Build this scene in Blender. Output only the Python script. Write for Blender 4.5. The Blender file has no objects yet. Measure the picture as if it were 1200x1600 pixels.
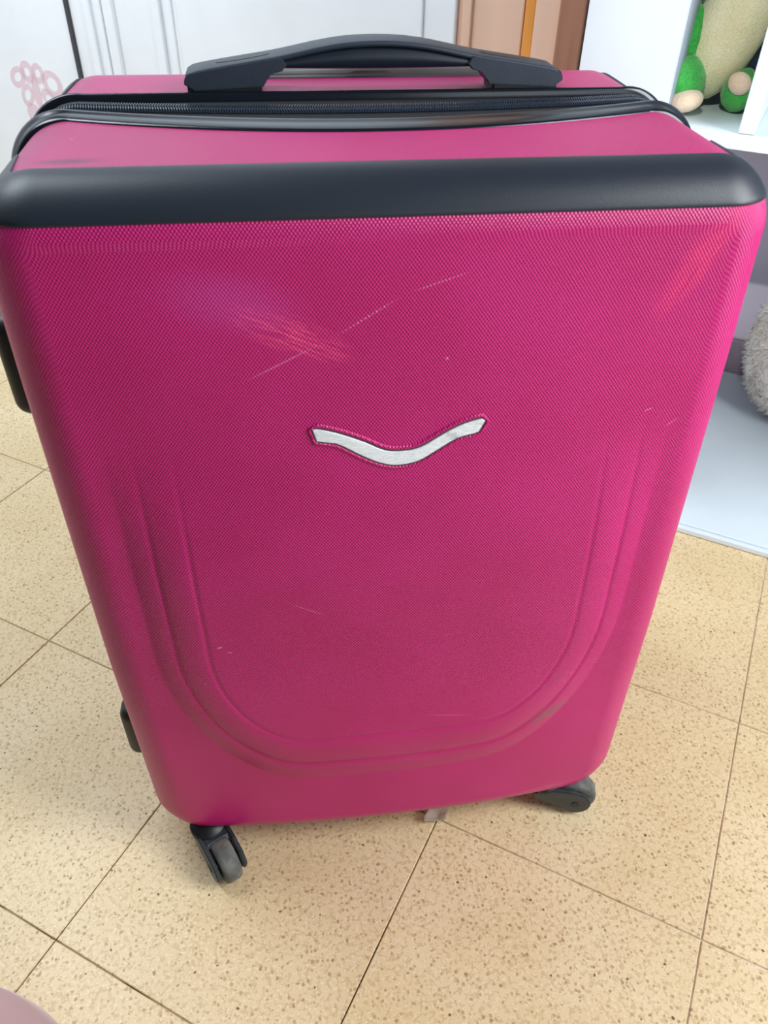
import bpy, bmesh, math, random
import numpy as np
from mathutils import Vector, Matrix
random.seed(7)
S = bpy.context.scene
COL = S.collection
PI = math.pi

# ------------------------------------------------------------------ camera
cam = bpy.data.objects.new('camera', bpy.data.cameras.new('camera'))
COL.objects.link(cam); S.camera = cam
Rr, Rd, Rf = (Vector((0.9915828, -0.1285442, 0.0154911)), Vector((-0.0706471, -0.6374319, -0.7672611)), Vector((0.1085015, 0.7597085, -0.6411478)))
m = Matrix((Rr, -Rd, -Rf)).transposed().to_4x4(); m.translation = Vector((-0.0713, -0.4514, 0.8489))
cam.matrix_world = m
cam.data.sensor_fit = 'HORIZONTAL'; cam.data.sensor_width = 36
cam.data.lens = 1237.3 / 1200 * 36
cam.data.clip_start = 0.02
cam.data.dof.use_dof = True; cam.data.dof.focus_distance = 0.80; cam.data.dof.aperture_fstop = 16

# ------------------------------------------------------------------ light
S.view_settings.view_transform = 'Standard'; S.view_settings.look = 'None'
S.view_settings.gamma = 1; S.view_settings.use_curve_mapping = False
S.view_settings.exposure = 0.0
w = bpy.data.worlds.new('world'); S.world = w; w.use_nodes = True
w.node_tree.nodes['Background'].inputs[0].default_value = (0.80, 0.88, 1.0, 1)
w.node_tree.nodes['Background'].inputs[1].default_value = 0.10
def area(name, loc, target, sx, sy, energy, color):
    l = bpy.data.lights.new(name, 'AREA'); l.shape = 'RECTANGLE'; l.size = sx; l.size_y = sy
    l.energy = energy; l.color = color
    o = bpy.data.objects.new(name, l); COL.objects.link(o); o.location = loc
    o.rotation_euler = (Vector(target) - Vector(loc)).to_track_quat('-Z', 'Y').to_euler()
    return o
# added key light set close on the right for falloff across the suitcase
area('added_key_light', (0.90, -0.40, 1.02), (0.15, 0.02, 0.45), 0.5, 0.9, 21, (0.93, 0.96, 1.0))
area('front_window_light', (0.80, -1.9, 1.0), (0.15, 0.0, 0.65), 0.7, 1.0, 6.5, (0.85, 0.93, 1.0))
# added light on the left that brightens the back wall
area('added_wall_fill', (-1.05, 0.75, 2.1), (-0.6, 1.6, 0.3), 1.0, 1.0, 43, (0.84, 0.93, 1.0))

# a narrow beam of sunlight falling past the photographer into the shelf
sp = bpy.data.lights.new('sunbeam', 'SPOT'); sp.energy = 155; sp.color = (1.0, 0.98, 0.93); sp.spot_size = math.radians(13); sp.spot_blend = .7; sp.shadow_soft_size = .02
spo = bpy.data.objects.new('sunbeam', sp); COL.objects.link(spo); spo.location = (-0.9, -1.6, 2.25)
spo.rotation_euler = (Vector((0.63, 0.61, 0.66)) - spo.location).to_track_quat('-Z', 'Y').to_euler()

# ------------------------------------------------------------------ helpers
def srgb(r, g, b):
    f = lambda c: (c / 255) / 12.92 if c / 255 <= 0.04045 else ((c / 255 + 0.055) / 1.055) ** 2.4
    return (f(r), f(g), f(b), 1)
def mesh_obj(name, verts, faces, mat, parent=None, smooth=True, uv=None, loc=None):
    """verts in world coordinates; stored relative to the parent's / own location"""
    base = Vector(loc) if loc is not None else (parent['_o'] if parent is not None and '_o' in parent else (0, 0, 0))
    base = Vector(base)
    v = np.array(verts, float) - np.array(base)
    me = bpy.data.meshes.new(name)
    me.from_pydata([tuple(p) for p in v], [], [tuple(f) for f in faces])
    if smooth: me.polygons.foreach_set('use_smooth', [True] * len(me.polygons))
    if uv is not None:
        lay = me.uv_layers.new(name='UVMap'); idx = np.zeros(len(me.loops), int); me.loops.foreach_get('vertex_index', idx)
        lay.data.foreach_set('uv', np.array(uv, float)[idx].ravel())
    if mat: me.materials.append(mat)
    o = bpy.data.objects.new(name, me); COL.objects.link(o)
    if parent is not None:
        o.parent = parent
        if loc is not None: o.location = base - Vector(parent['_o'])
    else: o.location = base
    o['_o'] = tuple(base)
    return o
def empty(name, loc):
    o = bpy.data.objects.new(name, None); COL.objects.link(o); o.location = loc; o.empty_display_size = 0.05
    o['_o'] = tuple(loc); return o
def tag(o, label=None, cat=None, group=None, kind=None):
    if label: o['label'] = label
    if cat: o['category'] = cat
    if group: o['group'] = group
    if kind: o['kind'] = kind
    return o
def grid_faces(nr, nc, close=False, flip=False):
    f = []
    for i in range(nr - 1):
        for j in range(nc if close else nc - 1):
            a, b = i * nc + j, i * nc + (j + 1) % nc
            q = (a, b, b + nc, a + nc)
            f.append(q[::-1] if flip else q)
    return f
def bm_obj(name, bm, mat, parent=None, smooth=False, loc=None):
    bmesh.ops.recalc_face_normals(bm, faces=bm.faces)
    v = [tuple(x.co) for x in bm.verts]; bm.verts.index_update()
    f = [[x.index for x in p.verts] for p in bm.faces]; bm.free()
    return mesh_obj(name, v, f, mat, parent, smooth, None, loc)
# room axes: P runs along the tile rows to the right and towards the camera, Q away to the right
ANG = 0.98496
PX = Vector((math.sin(ANG), -math.cos(ANG), 0)); QX = Vector((math.cos(ANG), math.sin(ANG), 0))
def pq(p, q, z=0): return PX * p + QX * q + Vector((0, 0, z))
def pq_box(bm, p0, p1, q0, q1, z0, z1, bev=0.0):
    r = bmesh.ops.create_cube(bm, size=1)
    for vv in r['verts']:
        c = vv.co
        vv.co = pq(p0 + (c.x + .5) * (p1 - p0), q0 + (c.y + .5) * (q1 - q0), z0 + (c.z + .5) * (z1 - z0))
    if bev > 0:
        es = list({e for vv in r['verts'] for e in vv.link_edges})
        bmesh.ops.bevel(bm, geom=es, offset=bev, segments=2, affect='EDGES', profile=.5)
def box(name, p0, p1, q0, q1, z0, z1, mat, parent=None, bev=0.0, loc=None):
    bm = bmesh.new(); pq_box(bm, p0, p1, q0, q1, z0, z1, bev)
    return bm_obj(name, bm, mat, parent, False, loc)

# ------------------------------------------------------------------ materials
class NT:
    def __init__(s, name):
        s.m = bpy.data.materials.new(name); s.m.use_nodes = True; s.t = s.m.node_tree
        s.b = s.t.nodes['Principled BSDF']
    def n(s, typ, **kw):
        nd = s.t.nodes.new(typ)
        for k, v in kw.items():
            if k.startswith('i_'):
                key = k[2:]; key = int(key) if key.isdigit() else key.replace('_', ' ')
                if hasattr(v, 'links') or isinstance(v, bpy.types.NodeSocket): s.t.links.new(v, nd.inputs[key])
                else: nd.inputs[key].default_value = v
            else: setattr(nd, k, v)
        return nd
    def link(s, a, b): s.t.links.new(a, b)
    def math(s, op, a, b=None, c=None, clamp=False):
        nd = s.t.nodes.new('ShaderNodeMath'); nd.operation = op; nd.use_clamp = clamp
        for i, v in enumerate((a, b, c)):
            if v is None: continue
            if isinstance(v, bpy.types.NodeSocket): s.link(v, nd.inputs[i])
            else: nd.inputs[i].default_value = v
        return nd.outputs[0]
    def mix(s, f, a, b):
        nd = s.t.nodes.new('ShaderNodeMix'); nd.data_type = 'RGBA'
        for i, v in ((0, f), (6, a), (7, b)):
            if isinstance(v, bpy.types.NodeSocket): s.link(v, nd.inputs[i])
            else: nd.inputs[i].default_value = v
        return nd.outputs[2]
    def ss(s, x, a, b):
        nd = s.t.nodes.new('ShaderNodeMapRange'); nd.interpolation_type = 'SMOOTHSTEP'
        s.link(x, nd.inputs[0]); nd.inputs[1].default_value = a; nd.inputs[2].default_value = b
        return nd.outputs[0]
    def set(s, **kw):
        for k, v in kw.items():
            k = k.replace('_', ' ')
            if isinstance(v, bpy.types.NodeSocket): s.link(v, s.b.inputs[k])
            else: s.b.inputs[k].default_value = v
        return s
    def bump(s, h, strength, dist):
        nd = s.n('ShaderNodeBump', i_Strength=strength, i_Distance=dist); s.link(h, nd.inputs['Height'])
        s.link(nd.outputs[0], s.b.inputs['Normal']); return nd
def plain(name, col, rough=.5, metal=0.0, noise=0.0, scale=40, bump=0.0, bscale=300, spec=.5, sheen=0.0, stretch=None):
    t = NT(name); co = t.n('ShaderNodeTexCoord').outputs['Object']
    if stretch: co = t.n('ShaderNodeMapping', i_Vector=co, i_Scale=stretch).outputs[0]
    nz = t.n('ShaderNodeTexNoise', i_Vector=co, i_Scale=float(scale), i_Detail=4.0).outputs[0]
    lo = tuple(c * (1 - noise) for c in col[:3]) + (1,); hi = tuple(min(1, c * (1 + noise)) for c in col[:3]) + (1,)
    t.set(Base_Color=t.mix(t.ss(nz, .3, .7), lo, hi), Roughness=rough, Metallic=metal, Specular_IOR_Level=spec, Sheen_Weight=sheen)
    if bump: t.bump(t.n('ShaderNodeTexNoise', i_Vector=co, i_Scale=float(bscale), i_Detail=3.0).outputs[0], bump, .001)
    return t.m

def pink_material():
    t = NT('pink_textured_shell')
    uv = t.n('ShaderNodeUVMap').outputs[0]; sx = t.n('ShaderNodeSeparateXYZ', i_Vector=uv)
    U, V = sx.outputs[0], sx.outputs[1]
    h = t.math('MULTIPLY', t.math('COSINE', t.math('MULTIPLY', U, 2 * PI / .0024)), t.math('COSINE', t.math('MULTIPLY', V, 2 * PI / .0032)))
    h = t.math('MULTIPLY', h, t.math('ADD', t.math('MULTIPLY', t.ss(V, .17, .34), .92), .08))
    nz = t.n('ShaderNodeTexNoise', i_Vector=uv, i_Scale=9.0, i_Detail=5.0).outputs[0]
    base = t.mix(t.ss(nz, .3, .7), srgb(184, 24, 104), srgb(192, 30, 114))
    def ell(cx, cy, rx, ry, rot, soft=.5):
        mp = t.n('ShaderNodeMapping', vector_type='TEXTURE', i_Vector=uv, i_Location=(cx, cy, 0), i_Rotation=(0, 0, rot), i_Scale=(rx, ry, 1))
        ln = t.n('ShaderNodeVectorMath', operation='LENGTH', i_0=mp.outputs[0]).outputs['Value']
        return t.ss(ln, 1.0, 1.0 - soft), mp.outputs[0]
    def streaks(vec, sc, lo, hi):
        mp = t.n('ShaderNodeMapping', i_Vector=vec, i_Scale=(1.2, sc, 1)).outputs[0]
        return t.ss(t.n('ShaderNodeTexNoise', i_Vector=mp, i_Scale=1.6, i_Detail=6.0, i_Roughness=.7).outputs[0], lo, hi)
    # polished scuffs and scrapes where the shell has rubbed
    m1, v1 = ell(-.070, .618, .052, .016, -.42, .75)
    s1 = t.math('MULTIPLY', m1, streaks(v1, 5.0, .42, .62))
    base = t.mix(t.math('MULTIPLY', s1, .85), base, srgb(250, 84, 136))
    m1b, _ = ell(-.105, .640, .060, .026, -.2, .9)
    base = t.mix(t.math('MULTIPLY', m1b, .40), base, srgb(200, 70, 158))
    m2, v2 = ell(.196, .655, .055, .014, 1.05, .7)
    s2 = t.math('MULTIPLY', m2, streaks(v2, 6.0, .38, .62))
    base = t.mix(t.math('MULTIPLY', s2, .6), base, srgb(244, 62, 112))
    # grey rubber and dirt marks
    m3, v3 = ell(.152, .204, .030, .012, .6, .9)
    s3 = t.math('MULTIPLY', m3, streaks(v3, 3.0, .25, .6))
    base = t.mix(t.math('MULTIPLY', s3, .8), base, srgb(112, 88, 84))
    m4, v4 = ell(.150, .262, .030, .007, .95, .9)
    base = t.mix(t.math('MULTIPLY', t.math('MULTIPLY', m4, streaks(v4, 3.0, .4, .7)), .5), base, srgb(96, 40, 88))
    m5, _ = ell(-.190, .742, .030, .008, .05, .9)
    base = t.mix(t.math('MULTIPLY', m5, .75), base, srgb(92, 32, 58))
    m6, v6 = ell(.17, .062, .05, .008, .16, .9)
    base = t.mix(t.math('MULTIPLY', t.math('MULTIPLY', m6, streaks(v6, 4.0, .45, .6)), .5), base, srgb(214, 110, 150))
    # long thin dashed scratch and short nicks
    def scratch(base, x0, z0, x1, z1, wd, dash, amt):
        L = math.hypot(x1 - x0, z1 - z0) / 2
        mk, vv = ell((x0 + x1) / 2, (z0 + z1) / 2, L, wd, math.atan2(z1 - z0, x1 - x0), .6)
        if dash:
            xx = t.n('ShaderNodeSeparateXYZ', i_Vector=vv).outputs[0]
            mk = t.math('MULTIPLY', mk, t.ss(t.math('SINE', t.math('MULTIPLY', xx, dash)), -.2, .5))
        return t.mix(t.math('MULTIPLY', mk, amt), base, srgb(240, 150, 195))
    base = scratch(base, -.043, .614, .004, .641, .0007, 60., .7)
    base = scratch(base, .004, .641, .050, .655, .0007, 60., .6)
    base = scratch(base, -.105, .585, -.048, .612, .0007, 0, .35)
    base = scratch(base, -.150, .345, -.144, .347, .0010, 0, .8)
    base = scratch(base, -.143, .340, -.136, .339, .0007, 0, .6)
    base = scratch(base, -.090, .395, -.055, .375, .0007, 0, .25)
    base = scratch(base, .200, .530, .210, .538, .0007, 40., .7)
    base = scratch(base, .180, .545, .188, .548, .0007, 0, .5)
    base = scratch(base, .02, .235, .075, .226, .0008, 0, .25)
    vor = t.n('ShaderNodeTexVoronoi', i_Vector=uv, i_Scale=26.0); vor.inputs['Randomness'].default_value = 1
    fl = t.ss(vor.outputs['Distance'], .035, .015)
    keep = t.math('GREATER_THAN', t.n('ShaderNodeSeparateColor', i_Color=vor.outputs['Color']).outputs[0], .72)
    base = t.mix(t.math('MULTIPLY', t.math('MULTIPLY', fl, keep), .55), base, srgb(236, 160, 196))
    t.set(Base_Color=base, Roughness=.36, Specular_IOR_Level=.40)
    t.bump(h, .5, .0005)
    return t.m
M = {}
M['pink'] = pink_material()
def scratched_black():
    t = NT('black_moulded_plastic'); co = t.n('ShaderNodeTexCoord').outputs['Object']
    fine = t.n('ShaderNodeTexNoise', i_Vector=co, i_Scale=1500.0, i_Detail=2.0).outputs[0]
    base = srgb(30, 37, 47)
    vor = t.n('ShaderNodeTexVoronoi', i_Vector=t.n('ShaderNodeMapping', i_Vector=co, i_Rotation=(0, .5, 0), i_Scale=(1, 1, 3.)).outputs[0], i_Scale=32.0)
    fl = t.ss(vor.outputs['Distance'], .05, .02)
    keep = t.math('GREATER_THAN', t.n('ShaderNodeSeparateColor', i_Color=vor.outputs['Color']).outputs[0], .78)
    t.set(Base_Color=t.mix(t.math('MULTIPLY', t.math('MULTIPLY', fl, keep), .5), base, srgb(150, 155, 160)), Roughness=.42)
    t.bump(fine, .25, .0004)
    return t.m
M['band'] = scratched_black()
M['rubber'] = plain('glossy_black_rubber', srgb(15, 21, 30), .2, noise=.1)
M['handle'] = plain('grained_handle_plastic', srgb(36, 46, 58), .48, noise=.08, bump=.15, bscale=1400)
M['grip'] = plain('soft_black_grip_rubber', srgb(26, 34, 44), .38, noise=.1)
M['tape'] = plain('woven_black_zip_tape', srgb(12, 15, 22), .9, noise=.25, bump=.6, bscale=1500)
M['teeth'] = plain('black_nylon_coil', srgb(40, 50, 64), .25)
M['telescope'] = plain('dusty_grey_brown_plastic', srgb(84, 78, 78), .5, noise=.1)
M['black'] = plain('black_plastic', srgb(20, 20, 22), .45, noise=.15)
M['fork'] = plain('dusty_fork_plastic', srgb(44, 52, 56), .42, noise=.25, scale=60)
M['tyre'] = plain('worn_grey_wheel_rubber', srgb(96, 98, 92), .7, noise=.3, scale=90, bump=.4)
def brushed():
    t = NT('scratched_silver_metal'); co = t.n('ShaderNodeTexCoord').outputs['Object']
    mp = t.n('ShaderNodeMapping', i_Vector=co, i_Rotation=(0, .4, 0), i_Scale=(1, 1, 5)).outputs[0]
    nz = t.n('ShaderNodeTexNoise', i_Vector=mp, i_Scale=260.0, i_Detail=6.0).outputs[0]
    big = t.n('ShaderNodeTexNoise', i_Vector=co, i_Scale=70.0, i_Detail=5.0).outputs[0]
    c = t.mix(t.ss(nz, .4, .65), srgb(222, 228, 232), srgb(244, 248, 250))
    c = t.mix(t.math('MULTIPLY', t.ss(big, .56, .70), .5), c, srgb(130, 140, 148))
    t.set(Base_Color=c, Roughness=.4, Metallic=.05); return t.m
M['silver'] = brushed()
M['bed'] = plain('brown_grey_emblem_bed', srgb(84, 62, 66), .6)

def terrazzo():
    t = NT('terrazzo_tile'); g = t.n('ShaderNodeNewGeometry').outputs['Position']
    nz = t.n('ShaderNodeTexNoise', i_Vector=g, i_Scale=7.0, i_Detail=4.0).outputs[0]
    base = t.mix(t.ss(nz, .3, .7), srgb(214, 190, 144), srgb(224, 203, 162))
    oi = t.n('ShaderNodeObjectInfo').outputs['Random']
    base = t.mix(t.math('MULTIPLY', oi, .35), base, srgb(210, 186, 146))
    warp = t.n('ShaderNodeTexNoise', i_Vector=g, i_Scale=160.0, i_Detail=3.0)
    wv = t.n('ShaderNodeVectorMath', operation='MULTIPLY_ADD', i_0=warp.outputs['Color'], i_1=(.0045, .0045, .0045)); t.link(g, wv.inputs[2])
    P = wv.outputs[0]
    def chips(base, scale, thr, soft, frac, ca, cb, amt):
        v = t.n('ShaderNodeTexVoronoi', i_Vector=P, i_Scale=scale)
        sc = t.n('ShaderNodeSeparateColor', i_Color=v.outputs['Color'])
        mk = t.math('MULTIPLY', t.ss(v.outputs['Distance'], thr, thr - soft), t.math('GREATER_THAN', sc.outputs[0], 1 - frac))
        return t.mix(t.math('MULTIPLY', mk, t.math('MULTIPLY_ADD', sc.outputs[2], .6, .4)) if amt == 1 else t.math('MULTIPLY', mk, amt), base, t.mix(sc.outputs[1], ca, cb))
    n2 = t.n('ShaderNodeTexNoise', i_Vector=g, i_Scale=210.0, i_Detail=3.0, i_Roughness=.55, i_Distortion=.6).outputs[0]
    base = t.mix(t.math('MULTIPLY', t.ss(n2, .50, .60), .55), base, srgb(186, 158, 112))
    n3 = t.n('ShaderNodeTexNoise', i_Vector=g, i_Scale=330.0, i_Detail=2.0, i_Distortion=.4).outputs[0]
    base = t.mix(t.math('MULTIPLY', t.ss(n3, .56, .66), .6), base, srgb(232, 214, 180))
    base = chips(base, 200., .38, .12, .34, srgb(176, 142, 92), srgb(160, 130, 88), .7)
    base = chips(base, 125., .24, .07, .26, srgb(148, 116, 72), srgb(166, 130, 82), .8)
    base = chips(base, 95., .16, .05, .13, srgb(84, 62, 40), srgb(112, 82, 50), .95)
    t.set(Base_Color=base, Roughness=.42, Specular_IOR_Level=.4)
    t.bump(nz, .05, .002)
    return t.m
M['tile'] = terrazzo()
def grout():
    t = NT('worn_grout'); g = t.n('ShaderNodeNewGeometry').outputs['Position']
    sp = t.n('ShaderNodeSeparateXYZ', i_Vector=g)
    nz = t.n('ShaderNodeTexNoise', i_Vector=g, i_Scale=30.0, i_Detail=5.0).outputs[0]
    # limescale-white grout towards the right of the room, bare and dark to the left
    f = t.ss(t.math('ADD', sp.outputs[0], t.math('MULTIPLY', t.math('SUBTRACT', nz, .5), .5)), .05, .22)
    d = t.n('ShaderNodeVectorMath', operation='DOT_PRODUCT', i_0=g, i_1=tuple(QX)).outputs['Value']
    dark = t.mix(t.ss(t.math('ADD', d, t.math('MULTIPLY', nz, .12)), -.06, .02), srgb(92, 76, 60), srgb(168, 146, 114))
    worn = t.ss(t.n('ShaderNodeTexNoise', i_Vector=g, i_Scale=11.0, i_Detail=6.0).outputs[0], .42, .60)
    t.set(Base_Color=t.mix(t.math('MULTIPLY', worn, .75), t.mix(f, dark, srgb(246, 242, 234)), srgb(200, 178, 140)), Roughness=.9); return t.m
M['grout'] = grout()
M['wall'] = plain('white_painted_wall', srgb(226, 226, 236), .7, noise=.02, scale=4)
M['white'] = plain('white_gloss_paint', srgb(232, 238, 244), .35, noise=.03, scale=6)
M['laminate'] = plain('white_laminate', srgb(214, 226, 232), .4, noise=.02, scale=9)
M['lavender'] = plain('lavender_grey_wall_paint', srgb(216, 210, 226), .8, noise=.03, scale=5)
M['skirt'] = plain('mauve_grey_skirting', srgb(150, 138, 152), .6, noise=.05)
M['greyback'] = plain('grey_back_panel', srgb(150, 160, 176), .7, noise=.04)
M['beige'] = plain('beige_painted_wood', srgb(226, 190, 168), .5, noise=.06, scale=12, stretch=(1, 1, .1))
M['brown'] = plain('worn_brown_wood', srgb(162, 114, 92), .55, noise=.22, scale=25, stretch=(1, 1, .08))
M['orange'] = plain('orange_lit_gap', srgb(232, 160, 78), .35, noise=.15, scale=30, stretch=(1, 1, .1))  # light in the door frame gap, put into the colour
M['dark'] = plain('gap_shade_and_frame_edge', srgb(58, 58, 64), .6)  # shade of the gap between the doors as colour; also the frame edge
def fuzzy(name, a, b, bs=500., st=.8):
    t = NT(name); co = t.n('ShaderNodeTexCoord').outputs['Object']
    n1 = t.n('ShaderNodeTexNoise', i_Vector=co, i_Scale=bs, i_Detail=5.0).outputs[0]
    n2 = t.n('ShaderNodeTexNoise', i_Vector=co, i_Scale=28., i_Detail=3.0).outputs[0]
    t.set(Base_Color=t.mix(t.ss(t.math('ADD', t.math('MULTIPLY', n1, .5), t.math('MULTIPLY', n2, .5)), .35, .65), a, b), Roughness=.95, Sheen_Weight=.4, Sheen_Roughness=.5)
    t.bump(n1, st, .002); return t.m
M['green'] = fuzzy('green_plush', srgb(44, 150, 58), srgb(70, 186, 78), 350.)
M['belly'] = fuzzy('pale_yellow_terry_plush', srgb(232, 230, 172), srgb(248, 244, 204), 420., 1.)
M['sole'] = fuzzy('peach_plush', srgb(228, 200, 168), srgb(240, 218, 190), 420.)
M['cream'] = fuzzy('cream_fur', srgb(232, 224, 214), srgb(246, 240, 230), 160., 1.)
M['mauve'] = plain('mauve_velour', srgb(176, 142, 140), .85, noise=.06, scale=12, sheen=.3)
def sticker():
    t = NT('faded_pink_vinyl'); t.set(Base_Color=srgb(246, 214, 224), Roughness=.5, Alpha=.32); return t.m
M['sticker'] = sticker()
def clearp():
    t = NT('clear_plastic_film'); t.set(Base_Color=srgb(236, 224, 206), Roughness=.2, Transmission_Weight=.6, IOR=1.3); return t.m
M['film'] = clearp()

# ------------------------------------------------------------------ floor of single tiles
TS = 0.29333; OX = Vector((-0.1816, 0.1676, 0))
floor = tag(box('floor', -2.35, 1.3, -1.1, 1.31, -.03, -.0022, M['grout']), kind='structure')
def make_tile(name):
    bm = bmesh.new(); g = .0007; h = TS / 2 - g
    pq_box(bm, -h, h, -h, h, -.0024, 0); 
    es = [e for e in bm.edges if all(v.co.z > -.001 for v in e.verts)]
    bmesh.ops.bevel(bm, geom=es, offset=.0008, segments=1, affect='EDGES')
    return bm_obj(name, bm, M['tile'], floor)
proto = None
p0 = OX.dot(PX); q0 = OX.dot(QX)
for i in range(-7, 4):
    for j in range(-4, 4):
        pc, qc = p0 + (i + .5) * TS, q0 + (j + .5) * TS
        if qc > 1.31 or pc < -2.3 or pc > 1.2: continue
        if proto is None: proto = make_tile('tile'); o = proto
        else: o = proto.copy(); COL.objects.link(o)
        o.location = pq(pc, qc, random.uniform(-.0003, .0002))

# ------------------------------------------------------------------ back of the room
QB = 1.25
tag(box('wall_back', -2.3, 1.25, QB, QB + .06, 0, 2.3, M['lavender']), kind='structure')
tag(box('wall_left', -2.36, -2.301, -1.05, QB + .06, 0, 2.3, M['wall']), kind='structure')
tag(box('baseboard_back', .08, 1.2, QB - .013, QB, 0, .085, M['skirt'], bev=.003), kind='structure')
# two white leaves with a dark gap between them
d1 = tag(box('door_1', -2.25, -1.430, QB - .040, QB - .001, .01, 2.1, M['white'], bev=.003), kind='structure')
d2 = box('door_2', -1.422, -.455, QB - .040, QB - .001, .01, 2.1, M['white'], bev=.003); tag(d2, kind='structure')
box('gap_shade_strip', -1.431, -1.421, QB - .047, QB - .002, .01, 2.1, M['dark'], d2)  # dark strip stands in for the shade inside the gap
for a, b, dq in ((-1.372, -1.352, .010), (-1.340, -1.322, .007), (-1.312, -1.284, .012)):
    box('moulding', a, b, QB - .040 - dq, QB - .0395, .12, 2.0, M['white'], d2, bev=.003)
for a, b, dq in ((-1.172, -1.150, .011), (-1.140, -1.120, .006)):
    box('moulding', a, b, QB - .040 - dq, QB - .0395, .12, 2.0, M['white'], d2, bev=.003)
box('raised_panel', -1.105, -.52, QB - .046, QB - .0395, .12, 2.0, M['white'], d2, bev=.003)
fr = tag(box('door_3', -.455, -.325, QB - .030, QB - .001, 0, 2.1, M['beige'], bev=.003), kind='structure')
box('frame_bead', -.442, -.425, QB - .037, QB - .0295, 0, 2.1, M['beige'], fr, bev=.002)
box('lit_gap_strip', -.322, -.303, QB - .034, QB - .001, 0, 2.1, M['orange'], fr, bev=.002)  # strip coloured like the lit gap in the frame
box('frame_board', -.300, -.252, QB - .045, QB - .001, 0, 2.1, M['beige'], fr, bev=.002)
box('frame_post', -.252, -.205, QB - .060, QB - .001, 0, 2.1, M['brown'], fr, bev=.003)
box('frame_edge', -.205, -.190, QB - .050, QB - .001, 0, 2.1, M['dark'], fr, bev=.002)

# pink sticker on the left leaf: leafy scrolls on a stem
def sticker_mesh():
    bm = bmesh.new()
    def disc(u, z, ru, rz, rot, q, hole=.0):
        n = 28; ring = []; inner = []
        for k in range(n):
            a = 2 * PI * k / n; x, y = ru * math.cos(a), rz * math.sin(a)
            X, Y = x * math.cos(rot) - y * math.sin(rot), x * math.sin(rot) + y * math.cos(rot)
            ring.append(bm.verts.new(pq(u + X, q, z + Y)))
            if hole: inner.append(bm.verts.new(pq(u + X * hole, q, z + Y * hole)))
        if hole:
            for k in range(n): bm.faces.new((ring[k], ring[(k + 1) % n], inner[(k + 1) % n], inner[k]))
        else: bm.faces.new(ring)
    u0, z0 = -1.590, .345
    for du, dz, a, b, r, h in ((-.055, .045, .030, .022, .7, .45), (.060, .040, .034, .030, -.5, .5), (-.018, .060, .022, .026, .1, .4), (.018, .060, .020, .024, -.2, .4),
                               (-.035, .005, .030, .020, 1.1, .5), (.040, .000, .032, .020, -.9, .5), (0, .015, .014, .040, 0, 0), (-.022, -.045, .026, .034, .5, .3), (.006, -.095, .020, .040, .1, 0), (-.01, -.150, .024, .030, 0, .4)):
        disc(u0 + du, z0 + dz, a, b, r, QB - .0405 - .0001 * len(bm.faces) * .02, h)
    geo = bmesh.ops.extrude_face_region(bm, geom=list(bm.faces))
    for vv in geo['geom']:
        if isinstance(vv, bmesh.types.BMVert): vv.co -= QX * .0005
    return bm
tag(bm_obj('wall_sticker', sticker_mesh(), M['sticker']), 'faded pink leafy scroll sticker on the white panel left of the dark gap', 'sticker')

# ------------------------------------------------------------------ white shelf unit, right
Q0 = .686; XR = .62
su = empty('shelf_unit', tuple(pq(.2, .9))); tag(su, 'white laminate shelf unit with open compartments behind the suitcase at right', 'shelf')
box('front_panel', -.078, .0355, Q0, Q0 + .018, .0135, 1.25, M['laminate'], su, bev=.001)
box('side_panel', -.078, -.060, Q0 + .0182, QB - .055, .0135, 1.25, M['laminate'], su, bev=.001)
box('inner_panel', .018, .0353, Q0 + .0182, 1.0, .5955, 1.25, M['greyback'], su, bev=.001)
box('side_panel', XR - .018, XR, Q0, QB - .055, .0135, 1.25, M['laminate'], su, bev=.001)
box('shelf_board', .0358, XR - .0183, Q0, 1.02, .577, .595, M['laminate'], su, bev=.001)
box('shelf_board', .0358, XR - .0183, Q0, 1.02, .93, .948, M['laminate'], su, bev=.001)
box('divider', .1246, .1430, Q0, 1.0, .5955, .9295, M['laminate'], su, bev=.001)
box('back_panel', .0358, XR - .0183, 1.021, 1.027, .577, 1.25, M['greyback'], su)
box('bottom_board', -.078, XR, Q0, QB - .014, .0004, .0132, M['laminate'], su, bev=.0015)
box('edge_strip', -.078, XR, Q0 - .010, Q0 - .0003, .0004, .0110, M['laminate'], su, bev=.002)

# ------------------------------------------------------------------ soft toy in the upper compartment
def blob(name, c, r, mat, parent=None, rot=(0, 0, 0), pw=1.0, seg=28, loc=None, lump=0.0, seed=0):
    """ellipsoid with axes along P, Q, Z, local z-taper pw, optional lumps"""
    vs, fs = [], []; nr = seg // 2 + 1
    R3 = Matrix.Rotation(rot[0], 3, 'X') @ Matrix.Rotation(rot[1], 3, 'Y') @ Matrix.Rotation(rot[2], 3, 'Z')
    rnd = random.Random(seed); ph = [rnd.uniform(0, 6) for _ in range(6)]
    for i in range(nr):
        th = PI * i / (nr - 1)
        for j in range(seg):
            f = 2 * PI * j / seg
            d = Vector((math.sin(th) * math.cos(f), math.sin(th) * math.sin(f), math.cos(th)))
            k = 1 + (pw - 1) * (d.z * .5 + .5)
            L = 1 + lump * (math.sin(5 * d.x + ph[0]) * math.sin(4 * d.y + ph[1]) + .6 * math.sin(9 * d.z + ph[2]) * math.sin(8 * d.x + ph[3]))
            q = R3 @ Vector((d.x * r[0] * k * L, d.y * r[1] * k * L, d.z * r[2] * L))
            vs.append(tuple(pq(c[0] + q.x, c[1] + q.y, c[2] + q.z)))
    return mesh_obj(name, vs, grid_faces(nr, seg, True), mat, parent, True, None, loc)
toy = empty('plush_toy', tuple(pq(.08, .79, .5955))); tag(toy, 'green plush toy with pale yellow belly sitting in the shelf compartment', 'soft toy')
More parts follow.
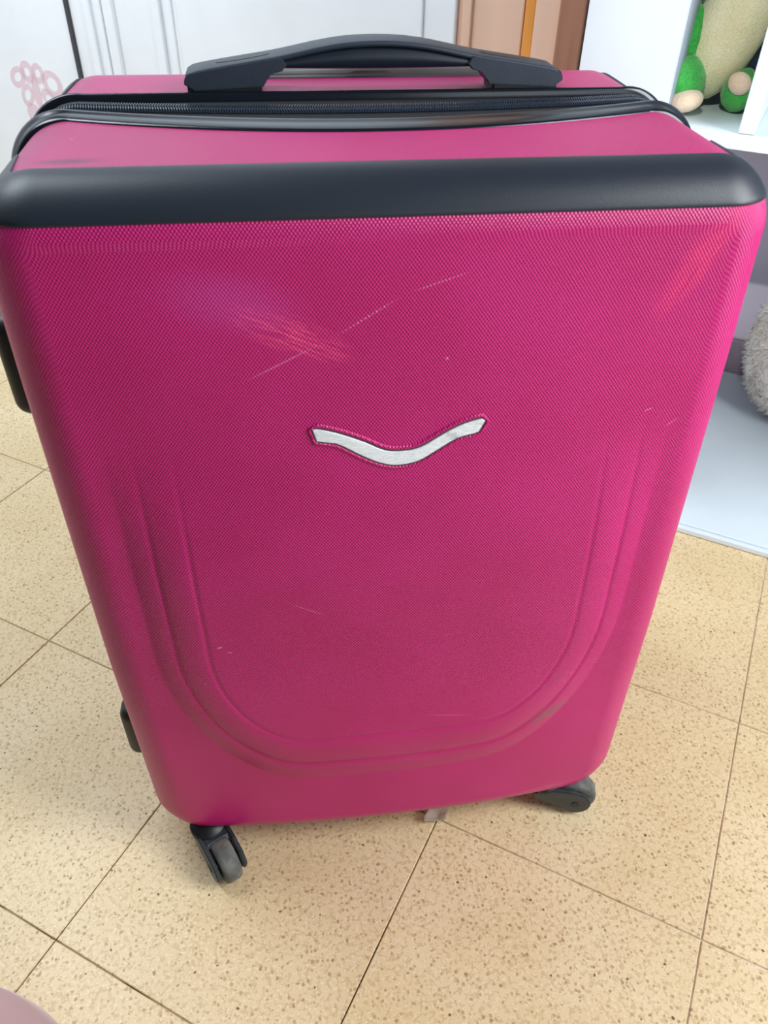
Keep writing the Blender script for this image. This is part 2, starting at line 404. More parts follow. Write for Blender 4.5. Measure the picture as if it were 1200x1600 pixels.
blob('body', (.074, .835, .700), (.050, .052, .098), M['green'], toy, rot=(0, .28, 0), lump=.03, seed=1)
blob('belly', (.077, .802, .692), (.044, .046, .094), M['belly'], toy, rot=(0, .30, 0), lump=.02, seed=2)
blob('head', (.105, .84, .835), (.058, .06, .052), M['green'], toy, lump=.03, seed=3)
a1 = blob('arm', (.037, .788, .668), (.021, .024, .044), M['green'], toy, rot=(.1, -.18, 0), lump=.08, seed=4)
l1 = blob('leg', (.042, .768, .628), (.025, .034, .030), M['green'], toy, rot=(0, -.1, 0), lump=.05, seed=5)
blob('sole', (.050, .742, .6120), (.021, .022, .013), M['sole'], l1, rot=(0, -.25, 0), seed=6)
l2 = blob('leg', (.106, .794, .6205), (.022, .030, .025), M['green'], toy, rot=(0, .3, 0), lump=.05, seed=7)
blob('sole', (.106, .766, .633), (.0145, .010, .0125), M['sole'], l2, rot=(0, .5, 0), seed=8)

# cream fluffy toy in the bottom compartment
def furry(name, c, r, mat, n=7000):
    rnd = random.Random(3); vs, fs = [], []
    seg, nr = 48, 25
    for i in range(nr):
        th = PI * i / (nr - 1)
        for j in range(seg):
            f = 2 * PI * j / seg; d = Vector((math.sin(th) * math.cos(f), math.sin(th) * math.sin(f), math.cos(th)))
            k = 1 + .025 * math.sin(7 * d.x + 3 * d.z) * math.sin(6 * d.y + 1)
            vs.append(tuple(pq(c[0] + d.x * r[0] * k, c[1] + d.y * r[1] * k, c[2] + d.z * r[2] * k)))
    fs = grid_faces(nr, seg, True)
    for _ in range(n):
        d = Vector((rnd.gauss(0, 1), rnd.gauss(0, 1), rnd.gauss(0, 1))).normalized()
        b = Vector((d.x * r[0], d.y * r[1], d.z * r[2]))
        t = d.cross(Vector((rnd.gauss(0, 1), rnd.gauss(0, 1), rnd.gauss(0, 1)))).normalized() * .0022
        tip = b + d * rnd.uniform(.002, .004) + Vector((rnd.gauss(0, .004), rnd.gauss(0, .004), -.003))
        k = len(vs)
        for q in (b - t, b + t, tip, b + d.cross(t)): vs.append(tuple(pq(c[0] + q.x, c[1] + q.y, max(.0136, c[2] + q.z))))
        fs += [(k, k + 1, k + 2), (k + 1, k + 3, k + 2)]
    return mesh_obj(name, vs, fs, mat, loc=tuple(pq(c[0], c[1], .0135)))
tag(furry('fluffy_cushion', (.322, 1.105, .162), (.102, .100, .1465), M['cream']), 'round cream fluffy cushion in the bottom compartment at the right edge', 'cushion')

# mauve thing at the lower left corner
def pouf():
    vs = []; n = 64; prof = [(0.0, .001), (.150, .001), (.172, .006), (.184, .022), (.186, .045), (.180, .068), (.165, .082), (.120, .092), (0.0, .095)]
    c = Vector((-.441, -.305, 0))
    for r, z in prof:
        for k in range(n):
            a = 2 * PI * k / n; vs.append((c.x + max(r, .0005) * math.cos(a), c.y + max(r, .0005) * math.sin(a), z))
    return mesh_obj('floor_cushion', vs, grid_faces(len(prof), n, True), M['mauve'], loc=tuple(c))
tag(pouf(), 'mauve velour floor cushion reaching in at the lower left corner', 'cushion')

# ------------------------------------------------------------------ suitcase
XC = .003; HW = .2505; ZB = .0285; ZT = .708; RT = .041; RB = .056; RF = .035; YS = .138
case = empty('suitcase', (XC, .15, 0)); tag(case, 'scuffed pink hard shell suitcase with black trim standing on four wheels', 'suitcase')
def wscale(z):
    """half width varies a little with height"""
    pts = ((.0, .995), (.10, .998), (.30, 1.0), (.45, .989), (.58, .979), (.64, .972), (.70, .966), (.80, .964))
    z = np.asarray(z, float); return np.interp(z, [a for a, _ in pts], [b for _, b in pts])
# base outline pieces (going clockwise seen from the front): list of samples (kind, param)
def outline_samples(n_top=240, n_side=360, n_c=26):
    out = []
    for k in range(n_top): out.append(('t', k / n_top))
    for k in range(n_c): out.append(('tr', k / n_c))
    for k in range(n_side): out.append(('r', k / n_side))
    for k in range(n_c): out.append(('br', k / n_c))
    for k in range(n_top): out.append(('b', k / n_top))
    for k in range(n_c): out.append(('bl', k / n_c))
    for k in range(n_side): out.append(('l', k / n_side))
    for k in range(n_c): out.append(('tl', k / n_c))
    return out
OUTL = outline_samples()
KA = np.array([['t', 'tr', 'r', 'br', 'b', 'bl', 'l', 'tl'].index(a) for a, _ in OUTL]); KU = np.array([b for _, b in OUTL])
RMIN = .010
def ring_xz(inset, ka=KA, ku=KU, extra=0.0):
    """points and outward normals of the outline inset by `inset` (x measured from the centre)"""
    rt = max(RT - inset, RMIN if inset > 0 else 0); rb = max(RB - inset, RMIN if inset > 0 else 0)
    hw = HW - inset; zt = ZT - inset; zb = ZB + inset
    rt = min(rt, hw); rb = min(rb, hw)
    at, ab = hw - rt, hw - rb; ct, cb = zt - rt, zb + rb
    a = ku * PI / 2
    x = np.select([ka == 0, ka == 1, ka == 2, ka == 3, ka == 4, ka == 5, ka == 6, ka == 7],
        [-at + 2 * at * ku, at + rt * np.sin(a), hw + 0 * ku, ab + rb * np.cos(a), ab - 2 * ab * ku, -ab - rb * np.sin(a), -hw + 0 * ku, -at - rt * np.cos(a)])
    z = np.select([ka == 0, ka == 1, ka == 2, ka == 3, ka == 4, ka == 5, ka == 6, ka == 7],
        [zt + 0 * ku, ct + rt * np.cos(a), ct + (cb - ct) * ku, cb - rb * np.sin(a), zb + 0 * ku, cb - rb * np.cos(a), cb + (ct - cb) * ku, ct + rt * np.sin(a)])
    nx = np.select([ka == 0, ka == 1, ka == 2, ka == 3, ka == 4, ka == 5, ka == 6, ka == 7], [0 * ku, np.sin(a), 1 + 0 * ku, np.cos(a), 0 * ku, -np.sin(a), -1 + 0 * ku, -np.cos(a)])
    nz = np.select([ka == 0, ka == 1, ka == 2, ka == 3, ka == 4, ka == 5, ka == 6, ka == 7], [1 + 0 * ku, np.cos(a), 0 * ku, -np.sin(a), -1 + 0 * ku, -np.cos(a), 0 * ku, np.sin(a)])
    return x, z, nx, nz
def sstep(x, a, b):
    t = np.clip((x - a) / (b - a), 0, 1); return t * t * (3 - 2 * t)
def lean(z): return .0085 - .0160 * np.asarray(z, float)      # the case stands half a degree out of true
def world(x, y, z):
    # the front bows out a little along the bottom
    bow = .013 * np.clip(1 - (x / .232) ** 2, 0, 1) * (1 - sstep(z, .05, .33)) * np.clip(1 - y / .13, 0, 1)
    return np.stack([.0012 + lean(z) + x * wscale(z), y - bow, z], -1)
def seam_curves(x, ka):
    g = np.where((ka == 0) | (ka == 4), np.clip(1 - (x / (HW - RT)) ** 2, 0, 1), 0)
    return YS - .038 * g, .159 - .035 * g            # front edge and ridge of the front trim
BULGE = .006; FA = HW - RF
EMB = [(-.0636,.5486),(-.0486,.5454),(-.0295,.5372),(-.0139,.529),(-.0009,.5275),(.0121,.5298),(.030,.5403),(.0425,.5462),(.0552,.5495),(.0576,.5478),(.0535,.5396),(.038,.5354),(.0227,.5262),(.0099,.5189),(-.0047,.5167),(-.0165,.5193),(-.0296,.5259),(-.0475,.5369),(-.061,.5395)]
def face_y(x, z):
    """y of the front face for x from the centre"""
    x = np.asarray(x, float); z = np.asarray(z, float)
    X = np.clip(np.abs(x) / FA, 0, 1); Zc = (ZT + ZB) / 2; Z = np.clip(np.abs(z - Zc) / ((ZT - ZB) / 2 - RF), 0, 1)
    y = -BULGE * (1 - X ** 3) ** 1.7 * (1 - Z ** 3) ** 1.7
    # stepped U shaped terraces in the lower half
    zz = np.where(z < .35, .35 - z, .35 - z) ; zz = np.where(zz > 0, zz * .62, zz)
    zz = zz + .35 * x ** 2 * np.sign(x) * .25 + .2 * x ** 2
    hwb, bot, r = .157, .086, .075
    qx = np.abs(x) - (hwb - r); qz = zz - (bot - r)
    d = np.minimum(np.maximum(qx, qz), 0) + np.hypot(np.maximum(qx, 0), np.maximum(qz, 0)) - r
    fade = 1 - sstep(z, .40, .56)
    st = .0048
    w1, w2 = .027, .046
    s1 = np.clip(d / w1, 0, 1); s2 = np.clip((d - w1) / (w2 - w1), 0, 1)
    rec = st * s1 ** 2.2 + st * s2 ** 1.6
    y = y - fade * 2 * st + fade * rec
    for dd in (0, w1): y = y + fade * .0010 * np.exp(-((d - dd) / .0013) ** 2)
    # keep the seam with the rounded edge watertight
    edge = np.maximum(X, Z); k = 1 - sstep(edge, .93, 1.0)
    return y
def shell_profile(k_front=True):
    pass
def build_front_shell():
    rows, uvs = [], []
    # from the seam forward along the side
    x0, z0, nx, nz = ring_xz(0)
    c0, c1 = seam_curves(x0, KA)
    for t in np.linspace(0, 1, 14):
        y = (c0 + .012) + (RF - c0 - .012) * t
        rows.append(world(x0, y, z0)); wv = RF * PI / 2 + (y - RF)
        uvs.append((x0, z0, nx, nz, wv))
    for th in np.linspace(0, PI / 2, 13)[1:]:
        ins = RF * (1 - math.cos(th)); y = RF * (1 - math.sin(th)); x, z, _, _ = ring_xz(ins)
        rows.append(world(x, y + 0 * x, z)); uvs.append((x0, z0, nx, nz, RF * (PI / 2 - th) + 0 * x))
    xb, zb_, _, _ = ring_xz(RF)
    UV = [np.stack([xb + n1 * w_, zb_ + n2 * w_], -1) for (_, _, n1, n2, w_) in uvs]
    V = np.concatenate(rows); U = np.concatenate(UV); n = len(KA); f = grid_faces(len(rows), n, True)
    # interior of the face: transfinite grid between the four sides of the last ring
    base = (len(rows) - 1) * n; h = 13; nu = 240 + 26; nv = 360 + 26
    idx = lambda k: base + (k % n)
    top = [idx(k) for k in range(-h, nu - h + 1)]
    right = [idx(k) for k in range(nu - h, nu - h + nv + 1)]
    bottom = [idx(k) for k in range(nu - h + nv, nu - h + nv + nu + 1)][::-1]
    left = [idx(k) for k in range(nu - h + nv + nu, n - h + 1)][::-1]
    B2 = np.stack([np.concatenate([r_ for r_ in UV])[:, 0], np.concatenate([r_ for r_ in UV])[:, 1]], 1)
    T_, R_, B_, L_ = B2[top], B2[right], B2[bottom], B2[left]
    uu = np.linspace(0, 1, nu + 1)[None, :, None]; vv = np.linspace(0, 1, nv + 1)[:, None, None]
    G = (1 - vv) * T_[None] + vv * B_[None] + (1 - uu) * L_[:, None] + uu * R_[:, None] - ((1 - uu) * (1 - vv) * T_[0] + uu * (1 - vv) * T_[-1] + (1 - uu) * vv * B_[0] + uu * vv * B_[-1])
    inner = G[1:-1, 1:-1].reshape(-1, 2); st = len(V)
    V = np.concatenate([V, world(inner[:, 0], face_y(inner[:, 0], inner[:, 1]), inner[:, 1])]); U = np.concatenate([U, inner])
    I = np.zeros((nv + 1, nu + 1), int); I[1:-1, 1:-1] = st + np.arange(len(inner)).reshape(nv - 1, nu - 1)
    I[0] = top; I[-1] = bottom; I[:, 0] = left; I[:, -1] = right
    f_last = [(I[a, b], I[a + 1, b], I[a + 1, b + 1], I[a, b + 1]) for a in range(nv) for b in range(nu)]
    f = [q[::-1] for q in f]
    FLIP = True
    return mesh_obj('front_shell', V, f + f_last, M['pink'], case, True, U)
build_front_shell()
def sweep(name, prof, mat, parent, curve=None, ka=KA, ku=KU, close=True):
    """sweep (y_fn or value, offset) rows round the outline"""
    x0, z0, nx, nz = ring_xz(0, ka, ku); c0, c1 = seam_curves(x0, ka); rows = []
    for y, off in prof:
        yy = y(c0, c1) if callable(y) else y + 0 * x0
        ox = off * (1 + 1.9 * np.abs(nx)) if off > 0 else off      # the trim stands prouder on corners and sides
        rows.append(world(x0 + nx * ox, yy, z0 + nz * ox))
    return mesh_obj(name, np.concatenate(rows), grid_faces(len(rows), len(ka), close), mat, parent)
YB = .2000
sweep('front_trim', [(lambda a, b: a - .0002, -.001), (lambda a, b: a, .0004), (lambda a, b: a + .002, .0016), (lambda a, b: a + .55 * (b - a), .0018), (lambda a, b: b - .0075, .0022), (lambda a, b: b - .0055, .0029),
    (lambda a, b: b - .0035, .0033), (lambda a, b: b - .0015, .0028), (lambda a, b: b, .0015), (lambda a, b: b + .0002, -.006)], M['rubber'], case)
sweep('back_trim', [(YB - .0002, -.006), (YB, .0010), (YB + .0008, .0024), (YB + .0025, .0030), (YB + .0045, .0024), (YB + .006, .0016), (YB + .0085, .0012), (YB + .0095, .0008), (YB + .0097, -.001)], M['rubber'], case)
tape = sweep('zip_tape', [(lambda a, b: b - .001, -.0030), (lambda a, b: b + .2 * (YB - b), -.0014), (lambda a, b: b + .45 * (YB - b), -.0010), (lambda a, b: b + .6 * (YB - b), -.0010), (lambda a, b: b + .8 * (YB - b), -.0018), (YB + .001, -.0035)], M['tape'], case)
def zip_teeth():
    vs, fs = [], []
    ka, ku = [], []
    step = .0019
    nt = int(2 * (HW - RT) / step); nc = int(RT * PI / 2 / step); ns = int(.12 / step)
    H = ZT - RT - ZB - RB
    seq = [(6, 1 - (ns - k) * step / H) for k in range(ns)] + [(7, k / nc) for k in range(nc)] + [(0, k / nt) for k in range(nt)] + [(1, k / nc) for k in range(nc)] + [(2, k * step / H) for k in range(ns)]
    ka = np.array([a for a, _ in seq]); ku = np.array([b for _, b in seq])
    x, z, nx, nz = ring_xz(0, ka, ku); c0, c1 = seam_curves(x, ka)
    mid = c1 + .48 * (YB - c1)
    tx, tz = nz, -nx
    for i in range(len(seq)):
        for sgn in (-1, 1):
            c = np.array([x[i], mid[i] + sgn * .0048, z[i]]) + np.array([nx[i], 0, nz[i]]) * -.0002 + np.array([tx[i], 0, tz[i]]) * (.00048 * sgn)
            T = np.array([tx[i], 0, tz[i]]) * .00062; N = np.array([nx[i], 0, nz[i]]) * .0014; Yv = np.array([0, 1, 0]) * .0056 + np.array([tx[i], 0, tz[i]]) * .0008 * sgn
            k = len(vs)
            for a, b, d in ((-1, -1, 0), (1, -1, 0), (1, 1, 0), (-1, 1, 0), (-.45, -.7, 1), (.45, -.7, 1), (.45, .7, 1), (-.45, .7, 1)):
                q = c + T * a + Yv * b * .9 + N * d
                vs.append(tuple(world(q[0], q[1], q[2])))
            fs += [(k, k + 1, k + 5, k + 4), (k + 1, k + 2, k + 6, k + 5), (k + 2, k + 3, k + 7, k + 6), (k + 3, k, k + 4, k + 7), (k + 4, k + 5, k + 6, k + 7)]
    o = mesh_obj('zip_teeth', vs, fs, M['teeth'], tape, False); o['kind'] = 'stuff'
zip_teeth()
def build_back_shell():
    x0, z0, nx, nz = ring_xz(0.0); rows = []; UV = []
    Y1 = .310
    for y in np.linspace(YB + .004, Y1 - RF, 8):
        rows.append(world(x0 * .999, y + 0 * x0, z0 - .0)); UV.append(np.stack([x0 + nx * (y - .1), z0 + nz * (y - .1)], -1))
    for th in np.linspace(0, PI / 2, 10)[1:]:
        ins = RF * (1 - math.cos(th)); x, z, _, _ = ring_xz(ins)
        rows.append(world(x, Y1 - RF + RF * math.sin(th) + 0 * x, z)); UV.append(np.stack([x0 + nx * (.167 + RF * th), z0 + nz * (.167 + RF * th)], -1))
    for k in range(1, 40):
        x, z, _, _ = ring_xz(RF + (HW - RF - .0006) * k / 39)
        rows.append(world(x, Y1 + 0 * x, z)); UV.append(np.stack([x, z], -1))
    n = len(KA); b = (len(rows) - 1) * n
    mesh_obj('back_shell', np.concatenate(rows), grid_faces(len(rows), n, True, True) + [tuple(range(b, b + n))[::-1]], M['pink'], case, True, np.concatenate(UV))
build_back_shell()

# black moulded band over the top front edge, with an arm round each corner
def s_to_ring(s):
    """signed arc length from the top centre -> (piece, param) arrays"""
    s = np.asarray(s, float); A = HW - RT; C = RT * PI / 2; H = ZT - RT - ZB - RB
    a = np.abs(s); ka = np.where(a <= A, 0, np.where(a <= A + C, np.where(s > 0, 1, 7), np.where(s > 0, 2, 6)))
    ku = np.where(a <= A, (s + A) / (2 * A), np.where(a <= A + C, np.where(s > 0, (a - A) / C, 1 - (a - A) / C), np.where(s > 0, (a - A - C) / H, 1 - (a - A - C) / H)))
    return ka, ku
def surf(s, wv, off):
    """point on the shell at arc s and profile length wv (0 = where the rounded edge meets the face), raised by off"""
    s = np.asarray(s, float); wv = np.asarray(wv, float); ka, ku = s_to_ring(s)
    out = np.zeros(s.shape + (3,)); L = RF * PI / 2
    th = np.clip(PI / 2 - wv / RF, 0, PI / 2)
    x0, z0, nx, nz = ring_xz(0, ka, ku)
    # fillet: corner arc centres stay put, so the inset is along the outline normal
    ins = RF * (1 - np.cos(th)); y = np.where(wv < L, RF * (1 - np.sin(th)), RF + (wv - L))
    n3 = np.cos(th); ny = -np.sin(th)
    X = x0 - nx * ins + nx * n3 * off; Z = z0 - nz * ins + nz * n3 * off; Y = y + ny * off
    return world(X, Y, Z)
def build_band(name, wl, wu, arm, mirror_y=None):
    A = HW - RT; sA = A + RT * math.radians(22); s1 = A + RT * math.radians(59); r = .0075
    up = []          # upper boundary for s from centre to the right end
    for k in range(60): up.append(((sA - r) * k / 60, wu))
    for k in range(11): a = PI / 2 * k / 10; up.append((sA - r + r * math.sin(a) * .999 + 1e-5 * k, wu + r * (1 - math.cos(a))))
    top = wu + arm
    for k in range(1, 12): up.append((sA + .0007 * k, wu + r + (arm - r - .006) * k / 11))
    for k in range(1, 8): a = PI / 2 * k / 7; up.append((sA + .0077 + .006 * math.sin(a), top - .006 + .006 * (1 - math.cos(PI / 2 - a)) * 0 + .006 * math.sin(a) * (1) - 0.0))
    e0 = up[-1][0]
    for k in range(1, 10): up.append((e0 + (s1 - .004 - e0) * k / 9, top))
    for k in range(1, 8): a = PI / 2 * k / 7; up.append((s1 - .004 + .004 * math.sin(a), top - .004 * (1 - math.cos(a))))
    ss = [u for u, _ in up]
    lo = []
    cr = .034
    for u in ss:
        if u <= A: lo.append(wl)
        else:       # the lower edge runs level round the corner
            ph = (u - A) / RT; zc = ZT - RF * (1 - math.cos(PI / 2 - wl / RF))
            ins = min(RF, max(0, RT - (zc - (ZT - RT)) / math.cos(ph)))
            lo.append(RF * (PI / 2 - math.acos(1 - ins / RF)))
    hi = [b for _, b in up]
    ss2 = [-u for u in ss[:0:-1]] + ss; lo2 = lo[:0:-1] + lo; hi2 = hi[:0:-1] + hi
    ss2, lo2, hi2 = map(np.array, (ss2, lo2, hi2))
    rows = []
    prof = [(0, -.001), (.0002, .0006), (.0010, .0013)] + [(None, f) for f in np.linspace(.06, .94, 20)] + [(-.0010, .0013), (-.0002, .0006), (0, -.001)]
    for i, (d, v) in enumerate(prof):
        if d is None: wv = lo2 + (hi2 - lo2) * v; off = .0015
        elif i < 3: wv = lo2 + d; off = v
        else: wv = hi2 + d; off = v
        rows.append(surf(ss2, wv, off))
    V = np.concatenate(rows)
    if mirror_y is not None: V[:, 1] = mirror_y - V[:, 1]
    return mesh_obj(name, V, grid_faces(len(rows), len(ss2), False, mirror_y is not None), M['band'], case)
wl = RF * math.radians(90 - 67)
build_band('front_band', wl, RF * PI / 2 - .0005, .058)
build_band('back_band', wl * .5, RF * PI / 2 * .62, .062, mirror_y=.310)

# emblem: dark bed and scratched metal wing
def emblem():
    pts = np.array(EMB); n = len(pts)
    # smooth the outline (closed Catmull-Rom)
    out = []
    for i in range(n):
        p = [pts[(i + k) % n] for k in (-1, 0, 1, 2)]
        sharp = i in (8, 9, 17, 18)
        for t in ([0] if sharp else np.linspace(0, 1, 5)[:-1]):
            out.append(.5 * ((2 * p[1]) + (-p[0] + p[2]) * t + (2 * p[0] - 5 * p[1] + 4 * p[2] - p[3]) * t * t + (-p[0] + 3 * p[1] - 3 * p[2] + p[3]) * t ** 3))
    P = np.array(out); P[:, 0] += .0042
    def grown(P, g):
        a = np.roll(P, 1, 0); b = np.roll(P, -1, 0); T = b - a; T /= np.linalg.norm(T, axis=1)[:, None]
        return P + np.stack([-T[:, 1], T[:, 0]], 1) * g
    def slab(name, P, h, g, mat, parent):
        x, z = P[:, 0], P[:, 1]
        rows = [world(x, face_y(x, z) + .001, z), world(x, face_y(x, z) - h + .0003, z)]
        Q = grown(P, -g); rows.append(world(Q[:, 0], face_y(Q[:, 0], Q[:, 1]) - h, Q[:, 1]))
        m_ = len(P); f = grid_faces(3, m_, True) + [tuple(range(2 * m_, 3 * m_))]
        return mesh_obj(name, np.concatenate(rows), f, mat, parent, False)
    bed = slab('emblem_bed', grown(P, .0013), .0005, .0001, M['bed'], case)
    e = slab('emblem', P, .0011, .0004, M['silver'], bed); e['label'] = 'scratched silver wing shaped badge'
    # moulded pink lip round the emblem
    rows = []
    for g, h in ((.0012, -.0006), (.0016, .0009), (.0026, .0011), (.0036, .0006), (.0042, -.0006)):
        Q = grown(P, g); rows.append(world(Q[:, 0], face_y(Q[:, 0], Q[:, 1]) - h, Q[:, 1]))
    V = np.concatenate(rows); U = np.stack([V[:, 0], V[:, 2]], 1)
    mesh_obj('emblem_lip', V, grid_faces(len(rows), len(P), True), M['pink'], bed, True, U)
emblem()

# carry handle on top
def carry_handle():
    hc = .0115; half = .1420
    yF, yR = .205, .236
    X = np.linspace(-1, 1, 61)
    def top(u):      # height of the upper face
        return float(np.interp(abs(u), [0, .08, .16, .24, .32, .40, .48, .56, .66, .8, .92, .98, 1.0], [.7425, .7423, .7416, .7403, .7385, .7363, .7341, .7322, .7302, .7274, .7248, .7230, .7205]))
    def bar(name, u0, u1, bot, ya, yb, mat, parent, dz=0.0, n=40, rnd=.003):
        rows = []; us = np.linspace(u0, u1, n)
        sec = []
        for u in us:
            zt_ = top(u) + dz; zb_ = bot(u); ya_, yb_ = ya, yb
            r = min(rnd, (zt_ - zb_) * .45)
            pts = []
            for cy, cz, a0 in ((yb_ - r, zt_ - r, 0), (ya_ + r, zt_ - r, 90), (ya_ + r, zb_ + r, 180), (yb_ - r, zb_ + r, 270)):
                for k in range(4):
                    a = math.radians(a0 + 30 * k); pts.append((cy + r * math.cos(a), cz + r * math.sin(a)))
            sec.append([(XC * 0 + hc + u * half, a, b) for a, b in pts])
        V = [p for s_ in sec for p in s_]; m_ = len(sec[0]); f = grid_faces(len(sec), m_, True) + [tuple(range(m_)), tuple(range((len(sec) - 1) * m_, len(sec) * m_))[::-1]]
        return mesh_obj(name, V, f, mat, parent)
    h = bar('carry_handle', -.995, .995, lambda u: top(u) - .0040, yF, yR, M['handle'], case, n=70)
    # moulded end blocks with slanted inner ends
    for sgn in (-1, 1):
        bm = bmesh.new(); n = 18; prof = []
        for k in range(n + 1):
            u = sgn * (1.0 - .50 * k / n); prof.append((hc + u * half, top(u) - .0012))
        inner = [(hc + sgn * .475 * half, .7275), (hc + sgn * .50 * half, .7235), (hc + sgn * .56 * half, .7225), (hc + sgn * .60 * half, .7135)]
        outer = [(hc + sgn * .955 * half, .7110), (hc + sgn * 1.005 * half, .7155)]
        pr = prof + inner + outer
        a = [bm.verts.new((x, yF - .0012, z)) for x, z in pr]; b = [bm.verts.new((x, yR + .0012, z)) for x, z in pr]
        bm.faces.new(a); bm.faces.new(b[::-1])
        for k in range(len(pr)): bm.faces.new((a[k], a[(k + 1) % len(pr)], b[(k + 1) % len(pr)], b[k]))
        bmesh.ops.bevel(bm, geom=[e for e in bm.edges if abs(e.verts[0].co.y - e.verts[1].co.y) < 1e-5], offset=.0008, segments=2, affect='EDGES')
        bm_obj('end_block', bm, M['handle'], h)
        # mount under the block
        bm = bmesh.new(); r = bmesh.ops.create_cube(bm, size=1)
        for vv in r['verts']: vv.co = (hc + sgn * half * (.80 + vv.co.x * .36), .2205 + vv.co.y * .030, .7100 + vv.co.z * .009)
        bmesh.ops.bevel(bm, geom=list(bm.edges), offset=.0015, segments=2, affect='EDGES')
        bm_obj('mount', bm, M['black'], h)
        # shallow slot on the upper face
        bm = bmesh.new(); ring = []
        for k in range(20):
            a = 2 * PI * k / 20; u = sgn * (.70 + .14 * math.cos(a)); ring.append(bm.verts.new((hc + u * half, .2215 + .0055 * math.sin(a), top(u) + .0003)))
        bm.faces.new(ring); g_ = bmesh.ops.extrude_face_region(bm, geom=list(bm.faces))
        for vv in g_['geom']:
            if isinstance(vv, bmesh.types.BMVert): vv.co.z -= .0012
        bm_obj('finger_slot', bm, M['black'], h)
    # soft grip insert slung below the bridge
    rows = []
    us = np.linspace(-.56, .56, 48); V = []
    for u in us:
        t = top(u) - .0030; e = 1 - (abs(u) / .56) ** 6
        b = .7228 + .0018 * (abs(u) / .56) ** 2; b = min(b, t - .002)
        for k in range(14):
            a = 2 * PI * k / 14; V.append((hc + u * half, (yF + yR) / 2 + .0150 * math.cos(a) * (abs(math.cos(a)) ** -.3 if abs(math.cos(a)) > .05 else 1), (t + b) / 2 + (t - b) / 2 * math.copysign(abs(math.sin(a)) ** .55, math.sin(a))))
    f = grid_faces(len(us), 14, True) + [tuple(range(14)), tuple(range(47 * 14, 48 * 14))[::-1]]
    mesh_obj('grip', V, f, M['grip'], h)
carry_handle()
bm = bmesh.new(); r_ = bmesh.ops.create_cube(bm, size=1)
for vv in r_['verts']: vv.co = (.012 + vv.co.x * .19, .279 + vv.co.y * .040, .7075 + vv.co.z * .010)
bmesh.ops.bevel(bm, geom=list(bm.edges), offset=.003, segments=3, affect='EDGES')
bm_obj('pull_handle', bm, M['telescope'], case, True)

# side handle and foot on the left wall
def side_pad(name, z0, z1, y0, y1, xo, mat):
    bm = bmesh.new(); r = bmesh.ops.create_cube(bm, size=1)
    for vv in r['verts']:
        vv.co = (xo if vv.co.x < 0 else -.238, (y0 + y1) / 2 + vv.co.y * (y1 - y0), (z0 + z1) / 2 + vv.co.z * (z1 - z0))
    es = [e for e in bm.edges if min(v.co.x for v in e.verts) < -.24]
    bmesh.ops.bevel(bm, geom=es, offset=min(.012, (y1 - y0) * .42), segments=6, affect='EDGES', profile=.5)
    return bm_obj(name, bm, mat, case, True)
side_pad('side_handle', .528, .606, .060, .094, -.2685, M['black'])
side_pad('side_foot', .098, .172, .060, .094, -.2675, M['black'])

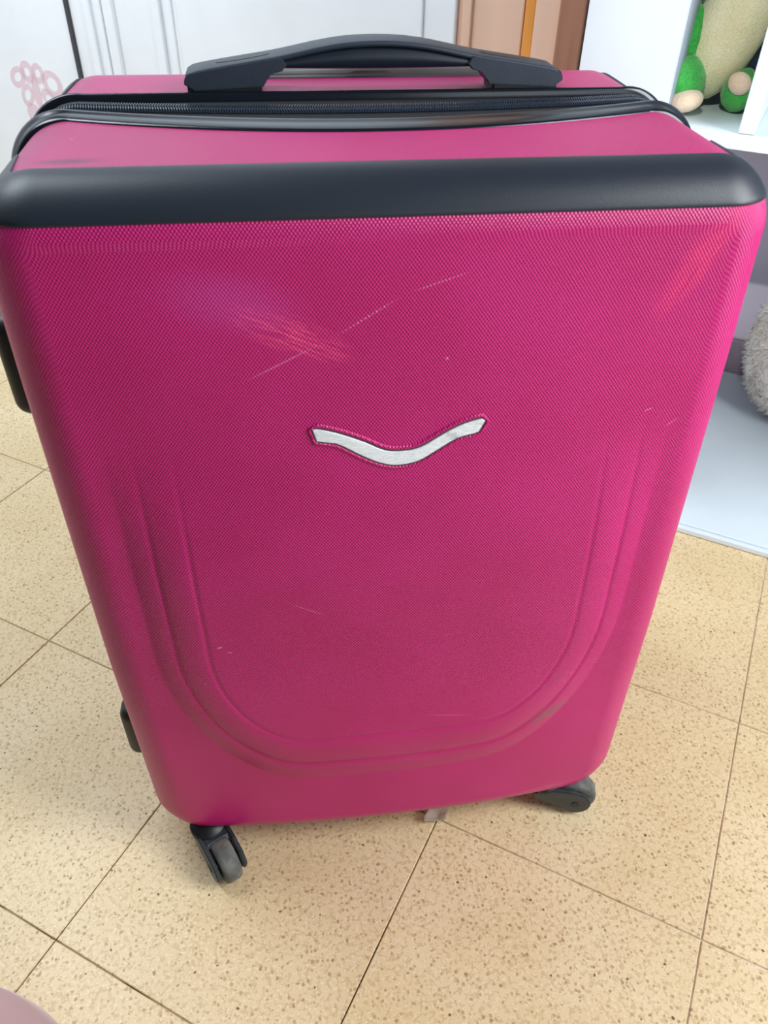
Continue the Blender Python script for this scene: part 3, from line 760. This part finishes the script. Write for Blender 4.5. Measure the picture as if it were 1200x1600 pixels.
# casters
def caster(px, py, heading, first=None):
    """heading: direction the wheel trails in, radians"""
    d = Vector((math.cos(heading), math.sin(heading), 0)); n = Vector((-d.y, d.x, 0)); o = Vector((px, py, 0))
    loc = (px, py, 0)
    # base cap under the shell
    prof = [(.001, .048), (.0185, .048), (.0195, .042), (.0185, .038), (.016, .035), (.001, .035)]; V = []
    for r, z in prof:
        for k in range(28): a = 2 * PI * k / 28; V.append((px + r * math.cos(a), py + r * math.sin(a), z))
    c = mesh_obj('caster', V, grid_faces(len(prof), 28, True), M['black'], case, True, None, loc)
    wc = o + d * .036 + Vector((0, 0, .0242)); R = .0240
    def slab(name, pts, a, b, mat, bev=.0012):
        bm = bmesh.new()
        A = [bm.verts.new(o + d * x + n * a + Vector((0, 0, z))) for x, z in pts]; B = [bm.verts.new(o + d * x + n * b + Vector((0, 0, z))) for x, z in pts]
        bm.faces.new(A); bm.faces.new(B[::-1])
        for k in range(len(pts)): bm.faces.new((A[k], A[(k + 1) % len(pts)], B[(k + 1) % len(pts)], B[k]))
        bmesh.ops.recalc_face_normals(bm, faces=bm.faces)
        bmesh.ops.bevel(bm, geom=[e for e in bm.edges if abs((e.verts[0].co - e.verts[1].co).dot(n)) < 1e-5], offset=bev, segments=2, affect='EDGES')
        return bm_obj(name, bm, mat, c)
    arm = [(-.014, .037), (-.010, .028)]
    for k in range(9): a = math.radians(215 + 20 * k); arm.append((.036 + .0175 * math.cos(a), .0238 + .0175 * math.sin(a)))
    arm += [(.046, .040), (.030, .0445), (0, .045)]
    slab('fork', arm, -.0175, -.0125, M['fork']); slab('fork', arm, .0125, .0175, M['fork'])
    slab('fork_bridge', [(-.014, .036), (-.012, .044), (.022, .0445), (.026, .0415), (.010, .037)], -.0126, .0126, M['fork'])
    # wheel: rounded tyre with a hub
    prof = [(-.0093, .006), (-.0098, .013), (-.0098, R - .004), (-.0085, R - .0012), (-.005, R), (.005, R), (.0085, R - .0012), (.0098, R - .004), (.0098, .013), (.0093, .006)]; V = []
    for yy, r in prof:
        for k in range(36): a = 2 * PI * k / 36; V.append(tuple(wc + n * yy + d * r * math.cos(a) + Vector((0, 0, r * math.sin(a)))))
    mesh_obj('wheel', V, grid_faces(len(prof), 36, True) + [tuple(range(36))[::-1], tuple(range(9 * 36, 10 * 36))], M['tyre'], c)
    prof = [(-.0182, .0045), (-.0182, .0001), (.0182, .0001), (.0182, .0045)]; V = []
    prof = [(-.0182, .0001), (-.0182, .0045), (.0182, .0045), (.0182, .0001)]
    for yy, r in prof:
        for k in range(16): a = 2 * PI * k / 16; V.append(tuple(wc + n * yy + d * r * math.cos(a) + Vector((0, 0, r * math.sin(a)))))
    mesh_obj('axle', V, grid_faces(4, 16, True), M['black'], c, False)
caster(XC - .193, .006, math.radians(-62))
caster(XC + .183, .016, math.radians(-14))
caster(XC - .190, .262, math.radians(60))
caster(XC + .190, .262, math.radians(20))

# scrap of clear film under the front edge
def scrap():
    V = []; n = 9
    for i in range(n):
        for j in range(n):
            u, v_ = i / (n - 1) - .5, j / (n - 1) - .5
            V.append((.062 + u * .026 + .004 * math.sin(4 * v_), .008 + v_ * .018, .0012 + .004 * abs(math.sin(3 * u + 2 * v_)) + .003 * (u * u + v_ * v_) * 4))
    o = mesh_obj('film_scrap', V, grid_faces(n, n), M['film'], loc=(.062, .008, 0)); 
    md = o.modifiers.new('thickness', 'SOLIDIFY'); md.thickness = .0004
    return o
tag(scrap(), 'small curled scrap of clear plastic on the floor under the suitcase front', 'scrap')

for o in COL.objects:
    if '_o' in o: del o['_o']
